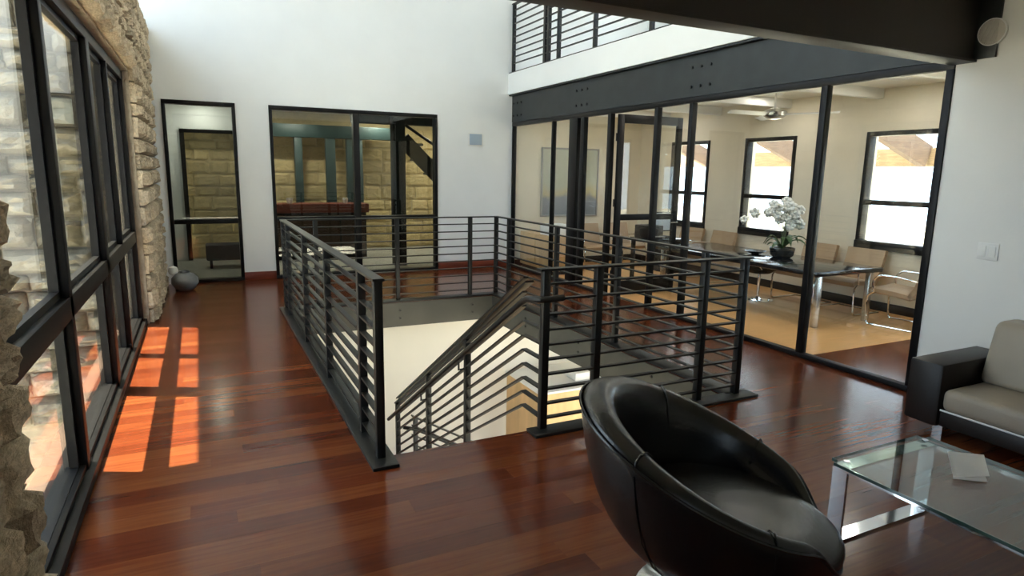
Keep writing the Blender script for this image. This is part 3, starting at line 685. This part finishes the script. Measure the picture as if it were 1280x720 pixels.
for (e, h, bend) in ((-.44, .50, .66), (-.20, .60, .70), (.05, .66, .66), (.20, .55, .62), (.22, .40, .5)):
    b0 = Vector((PX, PY, TZ+.1)); e_ = b0+RX*e+Vector((0, 0, h-.1))
    pts = bez(b0, b0+Vector((0, 0, h*.6)), b0+RX*e*.35+Vector((0, 0, bend-.1)), e_)
    MB().tube(pts, .005, 6).build('stem', STEM, oc, True)
    for k in range(7):
        q = pts[6+k] if 6+k < len(pts) else pts[-1]
        flower(q+Vector((random.uniform(-.05, .05), random.uniform(-.05, .05), random.uniform(-.04, .05))), (-.8+random.uniform(-.5, .5), -.7+random.uniform(-.4, .4), random.uniform(-.2, .4)), random.uniform(.052, .074), oc)
MB().lathe([(.04, 0), (.06, .008), (.13, .04), (.135, .045), (.11, .035), (.05, .014)], (6.50, 6.02, TZ), 24).build('shallow_bowl', POTBLK, None, True, label='shallow black bowl on the meeting table beside the orchid', cat='bowl')
# task stool below the table
tk = empty('swivel_stool', (6.62, 6.03, 0), label='dark shell swivel chair with a chrome stem under the table', cat='chair')
MB().lathe([(.03, .40), (.14, .37), (.21, .42), (.23, .46), (.20, .45), (.12, .41)], (6.62, 6.03, 0), 20).build('seat', LEATHER, tk, True)
MB().tube([(6.62, 6.03, .03), (6.62, 6.03, .39)], .018, 10).build('stem', CHROME, tk, True)
MB().lathe([(.20, 0), (.2, .012), (.05, .03), (.02, .05)], (6.62, 6.03, 0), 24).build('base', CHROME, tk, True)
MB().tube([(6.47, 5.86, .44), (6.39, 5.9, .56), (6.39, 6.16, .56), (6.47, 6.2, .44)], .01, 8).build('arm_loop', CHROME, tk, True)
# ceiling fan
FX, FY, FZ = 6.2, 5.63, 2.37
fa = empty('ceiling_fan', (FX, FY, FZ), label='white three-bladed ceiling fan in the meeting room', cat='fan')
MB().tube([(FX, FY, FZ+.04), (FX, FY, 2.70)], .014, 10).build('rod', FWHITE, fa, True)
MB().lathe([(.015, -.075), (.08, -.065), (.13, -.03), (.14, .01), (.10, .04), (.03, .06)], (FX, FY, FZ), 26).build('motor', CHR2, fa, True)
MB().lathe([(.05, 0), (.06, -.02), (.055, -.05), (.015, -.07)][::-1], (FX, FY, 2.70), 16).build('canopy', FWHITE, fa, True)
for k in range(3):
    a = math.radians(-62+120*k); d = Vector((math.cos(a), math.sin(a), 0)); s = Vector((-d.y, d.x, 0)); c = Vector((FX, FY, FZ-.02)); vs = []
    for r_, w in ((.10, .035), (.25, .065), (.66, .055), (.70, .03)):
        for q, dz in ((-1, -.012), (1, .012)):
            for h in (0, .008): vs.append(c+d*r_+s*(w*q)+Vector((0, 0, dz+h)))
    fs = [(0, 1, 3, 2), (12, 14, 15, 13)]
    for i in range(3):
        o_ = i*4; fs += [(o_, o_+2, o_+6, o_+4), (o_+1, o_+5, o_+7, o_+3), (o_, o_+4, o_+5, o_+1), (o_+2, o_+3, o_+7, o_+6)]
    MB().raw(vs, fs).build('blade', FWHITE, fa)
# framed picture on the end wall: soft abstract, grey below, pale green above
def artmat():
    m = bpy.data.materials.new('abstract print'); m.use_nodes = True; nt = m.node_tree; b = nt.nodes['Principled BSDF']; L = nt.links.new
    tc = nt.nodes.new('ShaderNodeTexCoord'); sp = nt.nodes.new('ShaderNodeSeparateXYZ'); n = nt.nodes.new('ShaderNodeTexNoise'); n.inputs['Scale'].default_value = 3
    L(tc.outputs['Generated'], sp.inputs[0]); L(tc.outputs['Generated'], n.inputs['Vector'])
    ad = nt.nodes.new('ShaderNodeMath'); ad.operation = 'MULTIPLY_ADD'; ad.inputs[1].default_value = .35; L(n.outputs['Fac'], ad.inputs[0]); L(sp.outputs['Z'], ad.inputs[2])
    cr = nt.nodes.new('ShaderNodeValToRGB'); e = cr.color_ramp.elements; e[0].position = .18; e[0].color = (.16, .18, .20, 1); e[1].position = .95; e[1].color = (.42, .44, .36, 1)
    for p_, c_ in ((.42, (.20, .22, .25)), (.50, (.44, .38, .20)), (.62, (.40, .42, .32))): k = e.new(p_); k.color = (*c_, 1)
    L(ad.outputs[0], cr.inputs[0]); L(cr.outputs[0], b.inputs['Base Color']); b.inputs['Roughness'].default_value = .35
    return m
pi_ = empty('framed_picture', (6.03, YW, .86), label='large soft abstract picture in a thin dark frame', cat='picture')
A0, A1, B0, B1 = 5.41, 6.60, .86, 2.07
box('print', artmat(), pi_, A0+.03, A1-.03, YW-.022, YW-.012, B0+.03, B1-.03)
for a in ((A0, A0+.03, B0, B1), (A1-.03, A1, B0, B1), (A0+.03, A1-.03, B0, B0+.03), (A0+.03, A1-.03, B1-.03, B1)): box('frame_strip', GREYP, pi_, a[0], a[1], YW-.035, YW-.002, a[2], a[3], .003)
# credenza with papers, desk with screen near the door
cd = empty('credenza', (5.3, 9.0, 0), label='low oak credenza by the glass corner below the picture', cat='cabinet')
box('body', OAK, cd, 5.0, 5.5, 8.75, 9.9, .06, .62, .006); box('plinth', BROWNBLK, cd, 5.03, 5.47, 8.8, 9.87, 0, .06)
for y in (8.77, 9.33): box('door', OAK, cd, 4.985, 5.0, y, y+.54, .09, .60, .004)
box('paper_box', PAPER, None, 5.06, 5.42, 8.9, 9.3, .62, .80, .006, label='pale blue grey box on the oak credenza', cat='box')
dk = empty('side_desk', (6.3, 8.5, 0), label='dark side desk seen through the open glass door', cat='desk')
box('desk_top', BLACKTOP, dk, 6.05, 6.78, 7.6, 8.15, .62, .66, .006)
for x in (6.09, 6.74):
    for y in (7.65, 8.1): box('leg', BROWNBLK, dk, x-.025, x+.025, y-.025, y+.025, 0, .62)
box('drawer_unit', BROWNBLK, dk, 6.45, 6.7, 7.65, 8.1, .12, .62, .005)
mo = empty('monitor', (6.6, 8.0, .66), label='black monitor with a pale screen on the dark side desk', cat='monitor')
box('screen_case', BROWNBLK, mo, 6.38, 6.78, 8.02, 8.05, .74, 1.05, .006)
box('screen', mat('pale screen', (.62, .70, .80), .3, vary=.02), mo, 6.40, 6.76, 8.015, 8.02, .76, 1.03)
box('stand', BROWNBLK, mo, 6.55, 6.61, 8.05, 8.09, .67, .80); box('foot', BROWNBLK, mo, 6.46, 6.70, 7.98, 8.13, .66, .672, .004)
pn = empty('printer', (6.22, 7.9, .66), label='black desktop printer with a grey tray on the side desk', cat='printer')
box('case', BROWNBLK, pn, 6.08, 6.36, 7.72, 8.08, .66, .86, .015); box('tray', GREYP, pn, 6.11, 6.33, 7.63, 7.72, .69, .705, .003)

# ------------------------------------------------------------ lounge corner
# tub chair: forward +X local, lofted shell
def tub_chair():
    r = empty('tub_chair', (0, 0, 0), label='black leather swivel tub chair with a chrome disc base', cat='chair')
    N = 56
    def rim(t):
        f = max(0, (math.cos(t)-.72)/.28); return .585-.195*math.cos(t)-.11*f*f*(3-2*f)
    def ell(t, a, b): return Vector((math.cos(t)*a, math.sin(t)*b, 0))
    def loft(rows, name, closed_bottom=False):
        b = MB(); R_ = []
        for row in rows: R_.append([b.bm.verts.new(row(2*math.pi*k/N)) for k in range(N)])
        for A, B in zip(R_, R_[1:]):
            for j in range(N): b.bm.faces.new((A[j], A[(j+1) % N], B[(j+1) % N], B[j]))
        if closed_bottom:
            b.bm.faces.new(R_[0][::-1])
            if name == 'seat': b.bm.faces.new(R_[-1])
        o = b.build(name, LEATHER, r, True); s = o.modifiers.new('sub', 'SUBSURF'); s.levels = 1; s.render_levels = 2
        return o
    # outer shell radius by height fraction; leans back at the top
    def outer(f):
        def fn(t):
            zr = rim(t)-.03; z = .13+(zr-.13)*f
            q = [.42, .72, .90, .985, 1.02, 1.03]; i = min(4, int(f*5)); w = f*5-i; s = q[i]*(1-w)+q[i+1]*w
            back = (1-math.cos(t))/2
            v = ell(t, .425*s, .425*s); v.x -= .05*back*f; v.z = z; return v
        return fn
    def off(t, k, dz):   # points around the rounded rim
        back = (1-math.cos(t))/2; th = .055+.065*back
        v = ell(t, .425*1.03-th*k, .425*1.03-th*k); v.x -= .05*back; v.z = rim(t)+dz; return v
    loft([outer(f) for f in (0, .12, .3, .5, .75, 1)]+[lambda t: off(t, .05, -.012)], 'shell', True)
    loft([lambda t: off(t, .03, -.03), lambda t: off(t, .10, -.004), lambda t: off(t, .35, .014), lambda t: off(t, .7, .010), lambda t: off(t, 1.0, -.015),
          lambda t: off(t, 1.18, -.07),
          lambda t: Vector((ell(t, .325, .325).x-.015, ell(t, .325, .325).y, min(.42, rim(t)-.08))), lambda t: Vector((ell(t, .305, .305).x, ell(t, .305, .305).y, .28))], 'inner_shell')
    # piping along the outer rim and the upright seams
    MB().tube([off(2*math.pi*k/72, .0, -.016) for k in range(72)], .0055, 6, closed=True).build('piping', LEATHER, r, True)
    for a in (math.radians(118), math.radians(-118), math.radians(62), math.radians(-62)):
        MB().tube([off(a, k, dz) for k, dz in ((.03, -.028), (.10, .0), (.35, .018), (.7, .014), (1.0, -.011), (1.16, -.065))]+[Vector((ell(a, .327, .327).x-.015, ell(a, .327, .327).y, .44))], .0028, 5).build('seam', LEATHER, r, True)
        MB().tube([outer(f)(a) for f in (.1, .3, .5, .75, .97)], .003, 5).build('seam', LEATHER, r, True)
    # seat cushion, swelling over the front edge
    def seat(k, z, fx=0): 
        def fn(t):
            v = ell(t, .335*k, .340*k); fr = max(0, math.cos(t)); v.x += .10*fr*k; v.z = z-.035*fr*fr*k; return v
        return fn
    loft([seat(.88, .25), seat(1.0, .28), seat(1.05, .345), seat(1.0, .385), seat(.80, .408), seat(.4, .405), seat(.05, .403)], 'seat', True)
    MB().tube([(0, 0, .02), (0, 0, .16)], .035, 16).build('column', CHROME, r, True)
    MB().lathe([(.255, 0), (.26, .006), (.255, .012), (.06, .022), (.04, .03)], (0, 0, 0), 48).build('disc_base', CHROME, r, True)
    return r
tc_ = tub_chair(); tc_.location = (1.665, 1.655, 0); tc_.rotation_euler = (0, 0, math.radians(-44)); tc_.scale = (1.04, 1.04, 1.04)

# glass coffee table
KX0, KX1, KY0, KY1, KZ = 2.47, 3.16, .45, 1.775, .372
kt = empty('coffee_table', (2.8, 1.1, 0), label='glass topped coffee table on flat chrome loops', cat='table')
gt = MB().box(KX0, KX1, KY0, KY1, KZ-.014, KZ)
bmesh.ops.bevel(gt.bm, geom=[e for e in gt.bm.edges if abs(e.verts[0].co.z-e.verts[1].co.z) > .005], offset=.035, segments=5, affect='EDGES')
gto = gt.build('glass_top', TGLASS, kt)
gto.data.materials.append(mat('green glass edge', (.035, .075, .06), .12, vary=.05))
for p in gto.data.polygons:
    if abs(p.normal.z) < .5: p.material_index = 1
for y in (KY1-.055, KY0+.055):
    L_ = MB().box(KX0+.02, KX0+.035, y-.035, y+.035, .0, KZ-.014); L_.build('leg', CHROME, kt)
    MB().box(KX1-.035, KX1-.02, y-.035, y+.035, .0, KZ-.014).build('leg', CHROME, kt)
    MB().box(KX0+.035, KX1-.035, y-.035, y+.035, .0, .012).build('floor_bar', CHROME, kt)
    MB().box(KX0+.035, KX1-.035, y-.035, y+.035, KZ-.026, KZ-.0145).build('top_bar', CHROME, kt)
    for x in (KX0+.06, KX1-.06): MB().disc((x, y, KZ-.0005), (0, 0, 1), .014, .004, 16).build('stud', CHROME, kt)
for x in (KX0+.02, KX1-.032): MB().box(x, x+.012, KY0+.09, KY1-.09, KZ-.034, KZ-.0145).build('side_rail', CHROME, kt)
br_ = empty('folded_brochure', (2.88, 1.39, KZ), label='folded silver white brochure on the glass table', cat='brochure')
def sheet(pts, name):
    v0 = [Vector(p) for p in pts]; b = MB(); b.raw(v0+[v+Vector((0, 0, .0025)) for v in v0], [(3, 2, 1, 0), (4, 5, 6, 7), (0, 1, 5, 4), (1, 2, 6, 5), (2, 3, 7, 6), (3, 0, 4, 7)]); b.build(name, PAPER, br_)
sheet([(2.80, 1.42, KZ+.001), (2.90, 1.34, KZ+.001), (2.98, 1.40, KZ+.012), (2.90, 1.48, KZ+.012)], 'lower_leaf')
sheet([(2.80, 1.42, KZ+.010), (2.88, 1.50, KZ+.075), (3.03, 1.43, KZ+.06), (2.93, 1.35, KZ+.018)], 'upper_leaf')

# sofa along the right wall, facing -X
sf = empty('sofa', (4.45, 1.3, 0), label='taupe leather sofa with dark brown arms against the off white wall', cat='sofa')
SX0, SX1, SY0, SY1 = 4.10, 4.83, .35, 2.44
for a, b in ((SY1-.215, SY1), (SY0, SY0+.215)): box('arm', BRLEATH, sf, SX0, SX1, a, b, .075, .485, .022)
box('base', BRLEATH, sf, SX0+.02, SX1, SY0+.215, SY1-.215, .085, .185, .012)
MB().tube([(SX0+.015, SY0+.22, .192), (SX0+.015, SY1-.22, .192)], .006, 8).build('piping', WPLAST, sf, True)
def cushion(name, x0, x1, y0, y1, z0, z1, tilt=0, bev=.045):
    b = MB().box(x0, x1, y0, y1, z0, z1, bev, 4)
    if tilt:
        for v in b.bm.verts: v.co.x += (v.co.z-z0)*tilt
    return b.build(name, TAUPE, sf, True)
ym = (SY0+SY1)/2
for a, b in ((SY0+.22, ym-.004), (ym+.004, SY1-.22)):
    cushion('seat_cushion', SX0+.005, SX1-.18, a, b, .188, .335)
    cushion('back_cushion', SX1-.36, SX1-.14, a, b, .325, .735, .26, .05)
box('back_panel', BRLEATH, sf, SX1-.07, SX1+.005, SY0+.21, SY1-.21, .08, .56, .02)
for x in (SX0+.06, SX1-.08):
    for y in (SY1-.20, SY0+.20): box('leg', CHROME, sf, x-.012, x+.012, y-.03, y+.03, 0, .085)
# small fixtures
ls_ = empty('light_switch', (XG-.02, 2.45, 1.14), label='white double rocker light switch on the wall beside the glass', cat='switch')
box('cover_plate', WPLAST, ls_, XG-.028, XG-.02, 2.39, 2.52, 1.085, 1.20, .002)
for y in (2.405, 2.465): box('rocker', WPLAST, ls_, XG-.033, XG-.028, y, y+.04, 1.105, 1.18, .002)
sp = empty('round_speaker', (XG-.02, 2.63, 2.59), label='round grey speaker high on the wall beside the beam end', cat='speaker')
MB().disc((XG-.02, 2.62, 2.60), (-1, 0, 0), .083, .025, 32).build('grille', mat('grey mesh', (.62, .58, .52), .7, vary=.05, bump=.3, bscale=300), sp)
MB().tube([Vector((XG-.04, 2.62+.085*math.cos(2*math.pi*k/36), 2.60+.085*math.sin(2*math.pi*k/36))) for k in range(36)], .006, 6, closed=True, ref=(1, 0, 0)).build('rim', WPLAST, sp, True)
ws = empty('wall_speaker', (4.16, YW, 2.05), label='square pale blue grey wall speaker on the white back wall', cat='speaker')
box('frame', WPLAST, ws, 4.03, 4.29, YW-.012, YW, 2.045, 2.26, .003)
box('grille', mat('blue grey cloth', (.36, .45, .55), .8, vary=.03, bump=.3, bscale=200), ws, 4.05, 4.27, YW-.018, YW-.01, 2.065, 2.24, .002)
MB().lathe([(.07, 0), (.12, .03), (.165, .10), (.16, .17), (.11, .225), (.06, .24), (.065, .265), (.05, .265), (.045, .23)], (-.26, 9.40, 0), 30).build('stone_vase', POTGRY, None, True, label='squat grey glazed vase on the floor below the narrow window', cat='vase')
MB().lathe([(.02, -.06), (.05, -.045), (.065, 0), (.05, .045), (.02, .06)], (-.40, 9.62, .24), 18).build('door_bumper', WPLAST, None, True, label='small round white knob on the limestone beside the vase', cat='knob')
